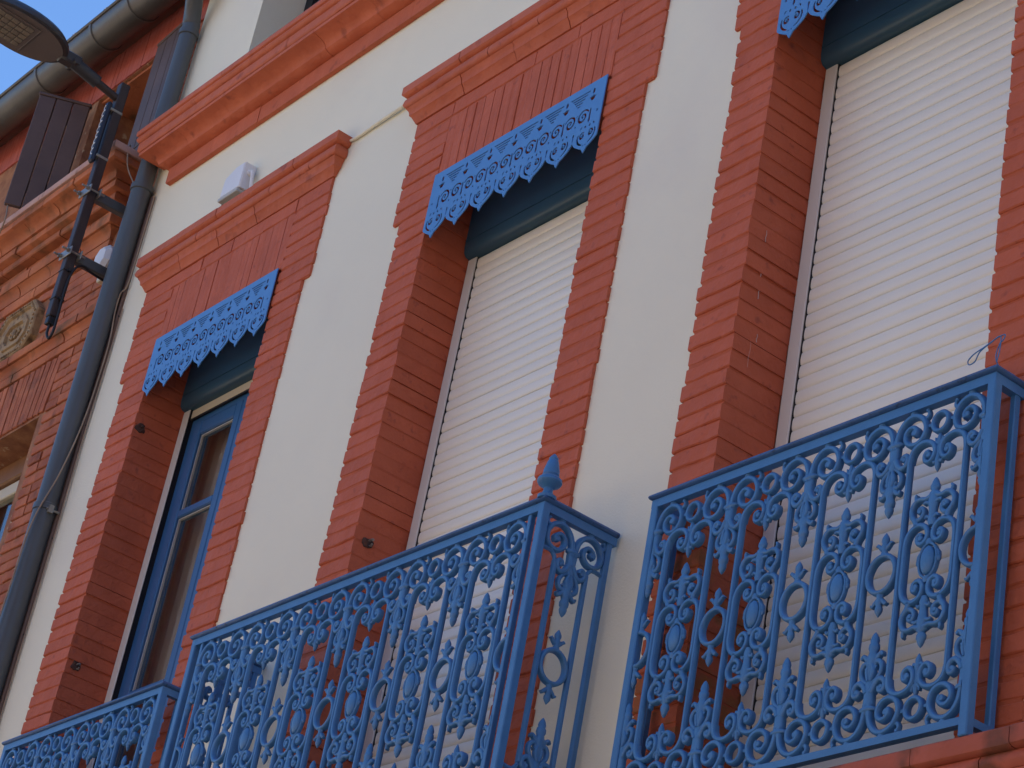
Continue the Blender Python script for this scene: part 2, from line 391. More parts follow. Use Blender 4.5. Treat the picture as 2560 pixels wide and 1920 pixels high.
# main string course
core = mb_box(-9.70, 5.0, .004, .02, 6.47, 6.76)
sc_ = obj('string_course', core, 'redmortar', house, -HI)
LAY = [[(-.01, 6.464), (.014, 6.464), (.016, 6.47), (.016, 6.558), (-.01, 6.558)],
       [(-.01, 6.560), (.018, 6.560), (.05, 6.566), (.066, 6.576)] + arcp(.066, 6.576, .148, 6.618, 6) + [(.150, 6.620), (.150, 6.640), (-.01, 6.640)],
       [(-.01, 6.642), (.152, 6.642), (.158, 6.648), (.160, 6.655), (.160, 6.694), (.154, 6.698), (-.01, 6.698)],
       [(-.01, 6.700), (.160, 6.700), (.170, 6.708), (.176, 6.722), (.172, 6.734), (.166, 6.738), (.178, 6.744), (.181, 6.752), (.181, 6.772), (.175, 6.780), (-.01, 6.786)]]
moulding(sc_, LAY, -9.72, -6.6, .42, 'redcornice', retr=False, gap=.0008)
tail = MB()
full = [(-.01, 6.464), (.016, 6.464), (.016, 6.56), (.066, 6.576)] + arcp(.066, 6.576, .148, 6.618, 5) + [(.150, 6.64), (.160, 6.655), (.160, 6.70), (.181, 6.75), (.181, 6.775), (-.01, 6.786)]
tail.quad_ring([[(x, -q, z) for q, z in full] for x in (-6.598, 5.0)]); obj('moulding_run', tail.mesh('moulding_run', 40), 'redcornice', sc_)
# hood moulding over each window
for w in WIN:
    hood = obj('hood_moulding', mb_box(w['ulo'] + .01, w['uro'] - .01, .003, .05, 5.757, 5.94), 'redmortar', house, -HI)
    HL = [[(-.01, 5.757), (.004, 5.757), (.022, 5.790), (.030, 5.796)] + arcp(.030, 5.796, .044, 5.826, 4) + [(.045, 5.832), (-.01, 5.832)],
          [(-.01, 5.834), (.046, 5.834), (.055, 5.840), (.060, 5.852), (.056, 5.876), (.048, 5.890), (-.01, 5.890)],
          [(-.01, 5.892), (.054, 5.892), (.062, 5.898), (.068, 5.904), (.068, 5.944), (.060, 5.950), (-.01, 5.953)]]
    moulding(hood, HL, w['ulo'], w['uro'], .34, 'redcornice', wob=.0022)
# sill band under the balconies
band = obj('sill_band', mb_box(-9.7, 5.0, .003, .04, 1.92, 2.21), 'redmortar', house, -HI)
SL = [[(-.01, 1.92), (.02, 1.92), (.02, 2.0), (-.01, 2.0)],
      [(-.01, 2.002), (.022, 2.002), (.03, 2.02)] + arcp(.03, 2.02, .085, 2.09, 6) + [(.088, 2.10), (.088, 2.125), (-.01, 2.125)],
      [(-.01, 2.127), (.092, 2.127), (.104, 2.14), (.106, 2.155), (.098, 2.168), (-.01, 2.168)],
      [(-.01, 2.170), (.108, 2.170), (.118, 2.176), (.120, 2.184), (.120, 2.218), (.112, ZB), (-.01, ZB + .002)]]
moulding(band, SL, -5.4, -2.6, .33, 'sillred', retl=False, retr=False, wob=.003)
t1 = MB(); pr = [(-.01, 1.92), (.02, 1.92), (.02, 2.0), (.03, 2.02)] + arcp(.03, 2.02, .085, 2.09, 5) + [(.088, 2.125), (.106, 2.15), (.098, 2.168), (.120, 2.18), (.120, 2.218), (-.01, ZB)]
t1.quad_ring([[(x, -q, z) for q, z in pr] for x in (-9.72, -5.402)]); obj('moulding_run', t1.mesh('moulding_run', 40), 'sillred', band)
t2 = MB(); t2.quad_ring([[(x, -q, z) for q, z in pr] for x in (-2.598, 5.0)]); obj('moulding_run', t2.mesh('moulding_run', 40), 'sillred', band)
slab = mb_bbox(-7.62, -5.36, -.36, .0, 2.10, 2.222, c=.012); obj('balcony_slab', slab, 'pinkledge', house, -HI)

# --- glazed door of the left window
w = WIN[0]
wn_ = MB(); z0, z1 = 2.3, 5.055
xa, xb = w['lc'] + .03, w['rc'] - .03; mid = -8.775
wn_.box(xa, xa + .075, .262, .33, z0, z1); wn_.box(xb - .075, xb, .262, .33, z0, z1); wn_.box(xa + .075, xb - .075, .263, .33, z1 - .06, z1); wn_.box(xa + .075, xb - .075, .263, .33, z0, z0 + .05)
win = obj('window', wn_, 'frameblue', house, -HI)
for s in (0, 1):
    l, r_ = (xa + .077, mid - .001) if s == 0 else (mid + .001, xb - .077)
    f = MB()
    f.bbox(l, l + .062, .256, .312, z0 + .052, z1 - .062, c=.006); f.bbox(r_ - .058, r_, .256, .312, z0 + .052, z1 - .062, c=.006)
    for za, zb in ((z1 - .135, z1 - .062), (4.470, 4.512), (3.545, 3.60), (z0 + .052, z0 + .15)):
        f.bbox(l + .0615, r_ - .0575, .258, .310, za, zb, c=.006)
    obj('sash', f, 'frameblue', win)
    bead = MB()
    for za, zb in ((4.512, z1 - .135), (3.60, 4.470), (z0 + .15, 3.545)):
        pane = mb_box(l + .06, r_ - .056, .284, .288, za - .004, zb + .004); obj('pane', pane, 'glass', win)
        bead.box(l + .062, l + .068, .272, .283, za, zb); bead.box(r_ - .064, r_ - .058, .272, .283, za, zb); bead.box(l + .068, r_ - .064, .272, .283, zb - .006, zb)
    obj('glazing_bead', bead, 'greyside', win)
cur = MB(); K = 40
cur.quad_ring([[(xa + (xb - xa) * i / K, .40 + .014 * math.sin(i * 1.9), z) for i in range(K + 1)] for z in (2.2, 5.3)], closed_ring=False, caps=False)
obj('curtain', cur, 'curtain', win)
obj('room_floor', mb_box(-9.88, 4.88, .47, 1.88, 2.1, 2.2), 'curtain', house, -HI)
# upper window behind the string course
up = MB(); up.box(-9.245, -9.17, .25, .31, 6.81, 8.34); up.box(-8.23, -8.155, .25, .31, 6.81, 8.34); up.box(-9.17, -8.23, .25, .31, 8.27, 8.34); up.box(-9.17, -8.23, .25, .31, 6.81, 6.88)
uw = obj('window', up, 'rubber', house, -HI)
obj('pane', mb_box(-9.168, -8.232, .278, .282, 6.882, 8.268), 'glass', uw)
for lcx, rcx in ((-7.0, -5.95), (-4.99, -3.9)):
    u2 = MB(); u2.box(lcx + .005, lcx + .08, .25, .31, 6.81, 8.34); u2.box(rcx - .08, rcx - .005, .25, .31, 6.81, 8.34); u2.box(lcx + .08, rcx - .08, .25, .31, 8.27, 8.34)
    u2o = obj('window', u2, 'rubber', house, -HI); obj('pane', mb_box(lcx + .082, rcx - .082, .278, .282, 6.82, 8.268), 'glass', u2o)
# iron pintles left in the reveals, wall plugs on the plaster strip
def pintle(x, y, z, s):
    m = MB(); m.disc(0, 0, .022 * s, -.004, .004, 9); ob = m.mesh('hinge_pintle')
    for v in ob.vertices: v.co = (-v.co.y + random.uniform(0, .004), v.co.x * 1.2 + random.uniform(-.006, .006), v.co.z + random.uniform(-.006, .006))
    o = obj('hinge_pintle', ob, 'rust', house, Vector((x, y, z)) - HI)
    k = MB(); k.tube([(0, 0, .006), (.016, .004, .010), (.028, .004, .006)], .0055, 6); k.tube([(.0, .004, -.012), (.014, .008, -.014), (.022, .006, -.008)], .004, 6)
    obj('iron_stub', k, 'galv' if s < 1.0 else 'rust', o)
for y, za, zb, r in ((.0735, 4.27, 4.315, .0011), (.0755, 4.10, 4.20, .0016), (.077, 4.05, 4.12, .0013), (.096, 3.895, 3.925, .0014), (.0735, 3.79, 3.885, .0009)):
    drip = MB(); drip.tube([(-5.0045, y, zb), (-5.0042, y + .0022, za + (zb - za) * .7), (-5.0040, y - .0008, za + (zb - za) * .35), (-5.0042, y + .0014, za)], r, 6)
    obj('paint_drip', drip, 'drip', house, -HI)
pintle(-9.309, .035, 4.895, 1.05); pintle(-9.309, .052, 3.675, .95); pintle(-7.054, .062, 3.703, .9)
for z in (5.927, 5.715, 5.076, 4.45, 3.942):
    m = MB(); m.disc(0, 0, .011, -.012, .0, 8); obj('wall_plug', m.mesh('wall_plug'), 'black', house, Vector((-9.885, YW - .001, z)) - HI)

# ------------------------------------------------------------------ roller shutters
def shutter_box(wi, label):
    w = WIN[wi]; L, R = w['lc'] + .002, w['rc'] - .002
    t = thing('roller_shutter', label, 'roller shutter', ((L + R) / 2, .2, 5.07)); o = t.location.copy()
    b = MB(); prof = [(.20, 5.366), (.20, 5.125), (.204, 5.098), (.214, 5.084), (.232, 5.078), (.30, 5.078), (.30, 5.366)]
    b.quad_ring([[(x, y, z) for y, z in prof] for x in (L, R)]); obj('fascia', b.mesh('fascia', 50), 'teal', t, -o)
    ln = mb_box(L + .002, R - .002, .197, .2005, 5.150, 5.153); obj('fascia_joint', ln, 'teal', t, -o)
    for s in (0, 1):
        x0, x1 = (L, L + .056) if s == 0 else (R - .056, R)
        obj('guide_rail', mb_bbox(x0, x1, .231, .262, ZB + .01, 5.077, c=.003), 'guide', t, -o)
        e = mb_box(*((x1, x1 + .004) if s == 0 else (x0 - .004, x0)), .2365, .266, ZB + .01, 5.076); obj('brush_seal', e, 'rubber', t, -o)
    return t, o, L, R
SP = .0485
def slat_mesh(width):
    prof = [(.2555, 0.0), (.2530, .0025), (.2510, .010), (.2503, .020), (.2508, .031), (.2522, .041), (.2540, .0452), (.2562, .0460), (.2562, .0480), (.262, .0480), (.262, 0.0)]
    m = MB(); m.quad_ring([[(x, y, z) for y, z in prof] for x in (-width / 2, width / 2)]); return m.mesh('slat', 35)
for wi, lab in ((1, 'closed white roller shutter of the middle window with its guide rails and teal box'), (2, 'closed white roller shutter of the right window behind the rightmost balcony')):
    t, o, L, R = shutter_box(wi, lab)
    sm = slat_mesh(R - L - .112 - .0085)
    for k in range(58):
        z = 5.073 - (k + 1) * SP
        if z < ZB + .02: break
        obj('slat', sm, 'shutter', t, Vector(((L + R) / 2, -.0115 + random.uniform(-.0008, .0008), z + random.uniform(-.0006, .0006))) - o)
t, o, L, R = shutter_box(0, 'rolled up shutter of the left window showing only its teal box and beige end slat')
e = MB(); e.bbox(L + .058, R - .058, .245, .259, 5.030, 5.076, c=.004); obj('end_slat', e, 'beige', t, -o)
e = MB(); e.box(L + .058, R - .058, .247, .257, 5.020, 5.030); obj('bottom_seal', e, 'rubber', t, -o)

# ------------------------------------------------------------------ fretwork valances (one pierced sheet each)
def valance_mesh(width):
    cu = bpy.data.curves.new('valance', 'CURVE'); cu.dimensions = '2D'; cu.fill_mode = 'BOTH'; cu.extrude = .0022; cu.bevel_depth = 0.0
    def spl(pts):
        s = cu.splines.new('POLY'); s.points.add(len(pts) - 1)
        for q, (x, z) in zip(s.points, pts): q.co = (x, z, 0, 1)
        s.use_cyclic_u = True
    P = .1595; tips = [(k - 3) * P for k in range(7)]; H = width / 2
    low = []
    for k, tx in enumerate(tips):
        u = [(-.0797, -.262), (-.073, -.272), (-.067, -.281), (-.058, -.289), (-.043, -.299), (-.027, -.309), (-.015, -.314), (-.011, -.321), (0, -.338), (.011, -.321), (.015, -.314), (.027, -.309), (.043, -.299), (.058, -.289), (.067, -.281), (.073, -.272)]
        low += [(tx + x, z) for x, z in u]
    low = [(x, z) for x, z in low if -H < x < H]
    spl([(-H, 0), (-H, -.272)] + low + [(H, -.272), (H, 0)])
    def slot(path, w):
        a = []; b = []; K = len(path)
        for i, (x, z) in enumerate(path):
            p, q = path[max(i - 1, 0)], path[min(i + 1, K - 1)]
            tx, tz = q[0] - p[0], q[1] - p[1]; l = math.hypot(tx, tz) or 1
            t = i / (K - 1); h = w / 2 * (.35 + .65 * math.sin(math.pi * min(1, .15 + .8 * t)))
            a.append((x - tz / l * h, z + tx / l * h)); b.append((x + tz / l * h, z - tx / l * h))
        pts = a + b[::-1]
        if all(-H + .004 < x < H - .004 for x, z in pts): spl(pts)
    def spiral(cx, cz, r0, r1, a0, turns, sgn, n=22):
        return [(cx + sgn * (r0 + (r1 - r0) * i / n) * math.cos(a0 + 2 * math.pi * turns * i / n), cz + (r0 + (r1 - r0) * i / n) * math.sin(a0 + 2 * math.pi * turns * i / n)) for i in range(n + 1)]
    def hole(pts):
        if all(-H + .004 < x < H - .004 for x, z in pts): spl(pts)
    for k, tx in enumerate(tips):
        for s in (-1, 1):
            slot(spiral(tx + s * .0415, -.153, .034, .0065, math.pi - .42, -1.45, s), .0108)
            hole(ell(tx + s * .0425, -.155, .0052, .006, 8))
            slot(spiral(tx + s * .0235, -.250, .0165, .005, 2.2, -1.15, s, 14), .0095)
            hole(ell(tx + s * .023, -.2505, .004, .0045, 7))
            slot([(tx + s * x, z) for x, z in crom([(.047, -.236), (.051, -.255), (.044, -.275), (.028, -.289), (.016, -.294)], 8)], .0095)
            hole(ell(tx + s * .013, -.212, .0055, .0065, 7))
            hole([(tx + s * x, z) for x, z in ((.029, -.205), (.036, -.203), (.041, -.21), (.040, -.219), (.035, -.213))])
            hole(ell(tx + s * .008, -.3015, .0042, .003, 6))
        hole([(tx + x, z) for x, z in ((0, -.125), (.0045, -.135), (.0045, -.165), (.006, -.185), (0, -.198), (-.006, -.185), (-.0045, -.165), (-.0045, -.135))])
        hole(ell(tx, -.046, .007, .0135, 9))
        hole([(tx + x, z) for x, z in ((0, -.092), (-.010, -.088), (-.014, -.078), (-.022, -.070), (-.012, -.072), (-.007, -.066), (-.004, -.074), (0, -.062), (.004, -.074), (.007, -.066), (.012, -.072), (.022, -.070), (.014, -.078), (.010, -.088))])
    for k in range(8):
        tx = (k - 3.5) * P
        for j, hw in enumerate((.060, .046, .034, .023, .012)):
            z = -.034 - j * .0128
            hole([(tx - hw, z), (tx - hw + .004, z - .0062), (tx + hw - .004, z - .0062), (tx + hw, z)])
        hole([(tx + x, z) for x, z in ((0, -.262), (.003, -.250), (.0028, -.236), (.0055, -.228), (.004, -.220), (0, -.217), (-.004, -.220), (-.0055, -.228), (-.0028, -.236), (-.003, -.250))])
        hole(ell(tx, -.185, .004, .006, 7)); hole(ell(tx, -.135, .0035, .005, 7))
    co = bpy.data.objects.new('tmp', cu); COL.objects.link(co)
    dg = bpy.context.evaluated_depsgraph_get(); me = bpy.data.meshes.new_from_object(co.evaluated_get(dg)); bpy.data.objects.remove(co); bpy.data.curves.remove(cu)
    me.transform(Matrix.Rotation(RAD(90), 4, 'X')); me.name = 'valance'
    return me
VL = ['pierced blue metal valance over the left window with the open shutter', 'pierced blue metal valance over the middle window', 'pierced blue metal valance cut off at the top edge over the right window']
vm = valance_mesh(1.094)
for wi, w in enumerate(WIN):
    obj('valance', vm, 'bluesheet', None, ((w['lc'] + w['rc']) / 2 + .002, -.012, 5.364), (0, 0, 0), ((w['rc'] - w['lc']) / 1.101, 1, 1), label=VL[wi], cat='valance', group='fretwork valances over the windows')

# ------------------------------------------------------------------ ornate iron railings
ZM = .993                                     # panel is mirrored about half this height
def m_scroll():
    m = MB()
    m.sweep([(.157, .872), (.156, .900), (.149, .926), (.132, .949), (.104, .960), (.074, .950), (.056, .926), (.053, .900), (.064, .877), (.086, .867), (.109, .872), (.124, .890), (.124, .911), (.110, .924), (.094, .921), (.084, .908), (.090, .896)], [0.0180, 0.0168, 0.0162, 0.0162, 0.0156, 0.0144], -.0105, .0105, .0045, 46)
    m.disc(.094, .905, .0105, -.0095, .0085, 10)
    m.sweep([(.066, .940), (.052, .944), (.047, .953), (.050, .963)], [0.0144, 0.0120, 0.0096], -.006, .007, .003, 8); m.disc(.052, .964, .0062, -.007, .007, 8)
    m.body([(.104, .958, .010, .009), (.104, .964, .011, .010), (.104, .975, .013, .011)])
    m.box(.033, .056, -.004, .005, .909, .918)
    m.body([(.079, .859, .008, .008), (.079, .866, .010, .009), (.079, .872, .008, .008)])
    return m.mesh('scroll', 45)
def m_ring():
    m = MB(); m.sweep(ell(0, .9135, .027, .0285, 22), .0145, -.0105, .0105, .0045, closed=True); return m.mesh('ring', 45)
def m_baluster():
    m = MB()
    top = crom([(.030, .826), (.038, .830), (.046, .822), (.045, .806), (.032, .797), (.018, .804), (.011, .822), (.014, .842), (.030, .858), (.056, .864), (.080, .856), (.095, .838), (.100, .812)], 30)
    m.sweep(top, [0.0144, 0.0144, 0.0156, 0.0162, 0.0168], -.0105, .0105, .0045)
    m.disc(.0325, .8195, .010, -.0095, .0085, 10)
    bot = [(x, ZM - z) for x, z in top]
    m.sweep(bot, [0.0144, 0.0144, 0.0156, 0.0162, 0.0168], -.0105, .0105, .0045); m.disc(.0325, ZM - .8195, .010, -.0095, .0085, 10)
    n = 8; m.quad_ring([[(.100 + .0092 * math.cos(2 * math.pi * (j + .5) / n), .0115 * math.sin(2 * math.pi * (j + .5) / n), z) for j in range(n)] for z in (ZM - .816, .816)])
    return m.mesh('baluster', 45)
def m_drop():
    m = MB()
    m.body([(0, .884, .001, .002), (0, .876, .005, .006), (0, .862, .009, .008), (0, .846, .007, .007), (0, .830, .006, .007), (0, .812, .007, .007), (0, .800, .011, .009), (0, .790, .008, .009), (0, .780, .009, .009), (0, .770, .006, .006), (0, .761, .001, .002)])
    for s in (-1, 1):
        m.sweep([(s * .004, .848), (s * .012, .856), (s * .013, .866)], [0.0108, 0.0048], -.006, .006, .002)
        m.sweep([(s * .003, .795), (s * .014, .790), (s * .017, .798)], [0.0120, 0.0072], -.006, .006, .002)
    return m.mesh('drop', 50)
def m_pendant():
    m = MB()
    m.body([(0, .900, .017, .009), (0, .892, .018, .010), (0, .890, .029, .013), (0, .8855, .031, .014), (0, .880, .028, .013), (0, .877, .018, .010), (0, .868, .0165, .009)], 10)
    m.sweep([(0, .874), (0, .845), (0, .822), (0, .800)], [0.0360, 0.0312, 0.0360, 0.0312, 0.0192], -.009, .0085, .005)
    for s in (-1, 1):
        m.sweep([(s * .009, .838), (s * .020, .816), (s * .036, .805), (s * .051, .812), (s * .056, .829), (s * .048, .842), (s * .037, .838), (s * .035, .828)], [0.0168, 0.0156, 0.0150, 0.0144, 0.0120], -.0105, .0105, .004, 18)
        m.disc(s * .043, .829, .008, -.009, .008, 9)
        m.sweep([(s * .006, .812), (s * .022, .802), (s * .034, .786), (s * .036, .766), (s * .026, .752), (s * .014, .753), (s * .012, .765), (s * .020, .770)], [0.0096, 0.0132, 0.0144, 0.0132, 0.0108], -.0075, .008, .0035, 18)
        m.sweep([(s * .010, .746), (s * .022, .736), (s * .033, .728), (s * .037, .736)], [0.0168, 0.0144, 0.0096, 0.0072], -.008, .007, .003, 8); m.disc(s * .036, .7345, .0055, -.008, .006, 8)
        m.sweep([(s * .004, .806), (s * .010, .780), (s * .006, .758)], [0.0072, 0.0144, 0.0072], -.012, .004, .003, 6)
    m.body([(0, .806, .008, .009), (0, .785, .011, .011), (0, .765, .012, .012), (0, .748, .019, .012), (0, .738, .022, .012), (0, .728, .014, .012), (0, .722, .013, .011), (0, .712, .018, .012), (0, .700, .016, .012), (0, .697, .012, .010), (0, .688, .014, .011), (0, .678, .011, .009), (0, .670, .006, .006), (0, .664, .001, .001)], 10)
    return m.mesh('pendant', 50)
def m_cscroll():
    m = MB(); h = ZM / 2
    up = [(.029, .5735), (.037, .580), (.045, .571), (.041, .556), (.027, .550), (.013, .560), (.010, .580), (.019, .599), (.040, .609), (.062, .604), (.079, .588), (.0865, .562), (.0870, .530)]
    path = crom(up, 30) + crom([(x, ZM - z) for x, z in reversed(up)], 30)
    m.sweep(path, [0.0132, 0.0150, 0.0156, 0.0156, 0.0156, 0.0150, 0.0132], -.0095, .0105, .004)
    m.disc(.033, .5675, .0095, -.009, .0085, 10); m.disc(.033, ZM - .5675, .0095, -.009, .0085, 10)
    return m.mesh('c_scroll', 45)
def m_cartouche():
    m = MB(); h = ZM / 2
    m.sweep(ell(0, h, .031, .050, 24), .008, -.0075, .006, .003, closed=True)
    n = 12; rings = []
    for r, y in ((1.0, .004), (1.0, -.006), (.85, -.011), (.55, -.014), (.2, -.0155)):
        rings.append([(.0235 * r * math.cos(2 * math.pi * j / n), y, h + .043 * r * math.sin(2 * math.pi * j / n)) for j in range(n)])
    m.quad_ring(rings)
    for s in (-1, 1):
        m.body([(s * .036, h - .010, .002, .003), (s * .037, h - .004, .006, .006), (s * .037, h + .004, .006, .006), (s * .036, h + .010, .002, .003)], 7)
        m.sweep([(s * .030, h + .026), (s * .036, h + .018), (s * .037, h + .006)], [0.0048, 0.0072], -.006, .005, .002)
        m.box(s * .022 - .003 if s < 0 else .021, s * .022 + .001 if s < 0 else .026, -.004, .004, h - .004, h + .004)
        m.body([(0, h + s * .046, .012, .009), (0, h + s * .056, .016, .010), (0, h + s * .064, .008, .008)], 8)
    return m.mesh('cartouche', 50)
def m_crown():
    m = MB()
    m.body([(0, .600, .010, .009), (0, .615, .017, .010), (0, .625, .012, .010), (0, .645, .013, .011), (0, .662, .017, .012), (0, .676, .020, .012), (0, .688, .016, .011), (0, .698, .018, .011), (0, .703, .010, .009), (0, .710, .016, .010), (0, .720, .0165, .010), (0, .727, .011, .009), (0, .730, .0105, .009), (0, .738, .007, .006), (0, .745, .001, .001)], 10)
    for s in (-1, 1):
        m.sweep([(s * .008, .690), (s * .026, .684), (s * .046, .688), (s * .064, .682), (s * .075, .662), (s * .071, .641), (s * .059, .626), (s * .053, .608)], [0.0156, 0.0132, 0.0132, 0.0144, 0.0144, 0.0156, 0.0180], -.0095, .0095, .004, 22)
        m.sweep([(s * .060, .629), (s * .048, .627), (s * .036, .634), (s * .031, .648), (s * .038, .661), (s * .049, .658), (s * .050, .648)], [0.0132, 0.0132, 0.0120, 0.0108], -.0075, .008, .0035, 16); m.disc(s * .043, .649, .0075, -.009, .008, 9)
        m.sweep([(s * .058, .685), (s * .063, .691), (s * .065, .700), (s * .061, .706)], [0.0132, 0.0108, 0.0072], -.007, .007, .003, 8)
        m.sweep([(s * .010, .668), (s * .024, .672), (s * .032, .668)], [0.0120, 0.0072], -.009, .005, .003, 6)
        m.sweep([(s * .006, .622), (s * .018, .630), (s * .022, .622)], [0.0108, 0.0060], -.008, .006, .003, 6)
    return m.mesh('crown', 50)
def m_oval():
    m = MB(); h = ZM / 2
    m.sweep(ell(0, h, .0495, .0545, 30), .0145, -.0105, .0105, .0045, closed=True)
    for s in (1, -1):
        z = lambda q: h + s * (q - h)
        m.body([(0, z(.545), .012, .009), (0, z(.556), .013, .009), (0, z(.566), .010, .008), (0, z(.576), .013, .009), (0, z(.584), .012, .009), (0, z(.588), .009, .008), (0, z(.596), .013, .009), (0, z(.604), .0125, .009), (0, z(.612), .008, .006), (0, z(.621), .001, .001)], 9)
        for q in (-1, 1):
            m.sweep([(q * .006, z(.572)), (q * .016, z(.580)), (q * .024, z(.588)), (q * .027, z(.583))], [0.0144, 0.0108, 0.0072], -.006, .006, .003, 6)
    return m.mesh('oval_ring', 50)
def half(me, keep):
    bm = bmesh.new(); bm.from_mesh(me)
    bmesh.ops.bisect_plane(bm, geom=bm.verts[:] + bm.edges[:] + bm.faces[:], plane_co=(0, 0, 0), plane_no=(keep, 0, 0), clear_inner=True)
    o = bpy.data.meshes.new(me.name); bm.to_mesh(o); bm.free(); return o
PM = dict(scroll=m_scroll(), ring=m_ring(), baluster=m_baluster(), drop=m_drop(), pendant=m_pendant(), c_scroll=m_cscroll(), cartouche=m_cartouche(), crown=m_crown(), oval_ring=m_oval())
PH = {(k, s): half(PM[k], s) for k in ('pendant', 'oval_ring') for s in (1, -1)}
for d in (PM, PH):
    for me in d.values():
        if not me.materials: me.materials.append(M['blue'])
PER = .328
def put(t, name, me, x, sx=1, flip=False, y=0.0, rz=0.0):
    obj(name, me, None, t, (x, y, ZM if flip else 0.0) if rz == 0 else (x, y, ZM if flip else 0.0), (0, 0, rz) if rz else None, (sx, 1, -1 if flip else 1))
def railing(label, cx, yf, n, ext, side_panel=False, finial=False, posts2=False):
    """cx: middle, yf: plane of the panel, n arches, ext: half length at the posts"""
    z0 = 2.256; t = thing('balcony_railing', label, 'railing', (cx, yf, z0), 'ornate blue balcony railings')
    H = n * PER / 2
    for k in range(n):
        x = -H + (k + .5) * PER
        for s in (1, -1):
            put(t, 'baluster', PM['baluster'], x, s); put(t, 'c_scroll', PM['c_scroll'], x, s)
            for f in (False, True): put(t, 'scroll', PM['scroll'], x, s, f)
        for f in (False, True):
            put(t, 'ring', PM['ring'], x, 1, f); put(t, 'drop', PM['drop'], x, 1, f); put(t, 'crown', PM['crown'], x, 1, f)
        put(t, 'cartouche', PM['cartouche'], x)
    for k in range(n + 1):
        x = -H + k * PER
        for f in (False, True):
            put(t, 'pendant', PM['pendant'] if 0 < k < n else PH['pendant', 1 if k == 0 else -1], x, 1, f)
        put(t, 'oval_ring', PM['oval_ring'] if 0 < k < n else PH['oval_ring', 1 if k == 0 else -1], x)
    D = -yf                                         # depth back to the wall face
    # handrail: flat band and rounded cap, with returns
    cap = [(-.0155, 1.0005), (-.021, 1.003), (-.0245, 1.0085), (-.0235, 1.0145), (-.018, 1.0195), (.014, 1.0195), (.022, 1.014), (.024, 1.008), (.018, 1.0005)]
    def rail(prof, e):
        m = MB(); A = ext + e; rings = []
        for px, ret in ((-1, 1), (-1, 0), (1, 0), (1, 1)):
            rings.append([(px * (A - .0 + (-o)), (o if not ret else D - .001), z) for o, z in prof])
        m.quad_ring(rings); return m
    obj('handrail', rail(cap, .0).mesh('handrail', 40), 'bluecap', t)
    obj('top_band', rail([(-.014, .972), (-.014, 1.0), (.012, 1.0), (.012, .972)], .0).mesh('top_band'), 'blue', t)
    obj('bottom_rail', rail([(-.012, .0), (-.012, .021), (.012, .021), (.012, .0)], .0).mesh('bottom_rail'), 'blue', t)
    for s in (-1, 1):
        obj('post', mb_bbox(s * ext - .0145, s * ext + .0145, -.0145, .0145, -.032, .999, c=.003), 'blue', t)
        obj('post', mb_bbox(s * ext - .010, s * ext + .010, D - .034, D - .012, -.030, .999, c=.003), 'blue', t)
        inner = H
        if ext - H > .03: obj('post', mb_bbox(s * H - .008, s * H + .008, -.010, .010, .0, .998, c=.002), 'blue', t)
        else: pass
        if side_panel:
            pc = D * .47
            def put2(name, me, y, sx, f): 
                obj(name, me, None, t, (s * ext, y, ZM if f else 0), (0, 0, RAD(90)), (sx, 1, -1 if f else 1))
            for f in (False, True):
                put2('pendant', PM['pendant'], pc, 1, f)
                put2('scroll', PM['scroll'], pc - .164, 1, f); put2('scroll', PM['scroll'], pc + .164, -1, f)
            put2('oval_ring', PM['oval_ring'], pc, 1, False)
            for q in (-1, 1):
                m = MB(); yy = pc + q * .064
                m.bbox(s * ext - .009, s * ext + .009, yy - .0075, yy + .0075, .16, .835, c=.003)
                e = pc + q * .130
                for zz, sg in ((.835, 1), (.16, -1)):
                    m.tube([(s * ext, yy, zz - sg * .01), (s * ext, yy + q * .006, zz + sg * .012), (s * ext, yy + q * .026, zz + sg * .026), (s * ext, e, zz + sg * .022)], .0072, 6, 8)
                obj('side_bar', m, 'blue', t)
    if finial:
        m = MB(); m.lathe([(.001, 1.012), (.030, 1.014), (.031, 1.024), (.020, 1.030), (.016, 1.040), (.015, 1.052), (.022, 1.058), (.036, 1.066), (.0405, 1.074), (.039, 1.084), (.032, 1.090), (.024, 1.092), (.0245, 1.097), (.0275, 1.101), (.0265, 1.106), (.0255, 1.110), (.0265, 1.114), (.0225, 1.130), (.0185, 1.147), (.0145, 1.154), (.0155, 1.160), (.0115, 1.166), (.0065, 1.173), (.001, 1.178)], (ext, 0, 0), 20)
        obj('finial', m.mesh('finial', 35), 'blue', t, label='turned cone finial on the balcony corner')
    return t
railing('shallow blue iron railing low at the left under the window with the open shutter', -8.757, -.10, 4, .672)
railing('deep blue iron balcony railing of the middle window with a cone finial on its corner', -6.482, -.292, 6, 1.042, side_panel=True, finial=True)
railing('blue iron railing in front of the right window, its whole panel in view', -4.442, -.105, 4, .672)

# ------------------------------------------------------------------ neighbouring old brick house
YN = .03
nb = thing('old_brick_house', 'weathered orange brick house on the left with moulded cornice and brown shutters', 'house', (-11.5, 0, -1.5)); NI = nb.location.copy()
XE = -9.945                                             # party line
nw = MB()
NH = [(-11.75, -10.575, 2.6, 5.36), (-11.15, -10.42, 6.9, 7.69), (-14.0, -13.3, 6.9, 7.69)]
XC = sorted({-24.0, XE} | {h[0] for h in NH} | {h[1] for h in NH}); ZC = sorted({-1.5, 7.95} | {h[2] for h in NH} | {h[3] for h in NH})
for i in range(len(XC) - 1):
    for k in range(len(ZC) - 1):
        cx = (XC[i] + XC[i + 1]) / 2; cz = (ZC[k] + ZC[k + 1]) / 2
        if any(h[0] < cx < h[1] and h[2] < cz < h[3] for h in NH): continue
        b = len(nw.v); nw.v += [(XC[i], YN, ZC[k]), (XC[i + 1], YN, ZC[k]), (XC[i + 1], YN, ZC[k + 1]), (XC[i], YN, ZC[k + 1])]; nw.f.append((b, b + 1, b + 2, b + 3))
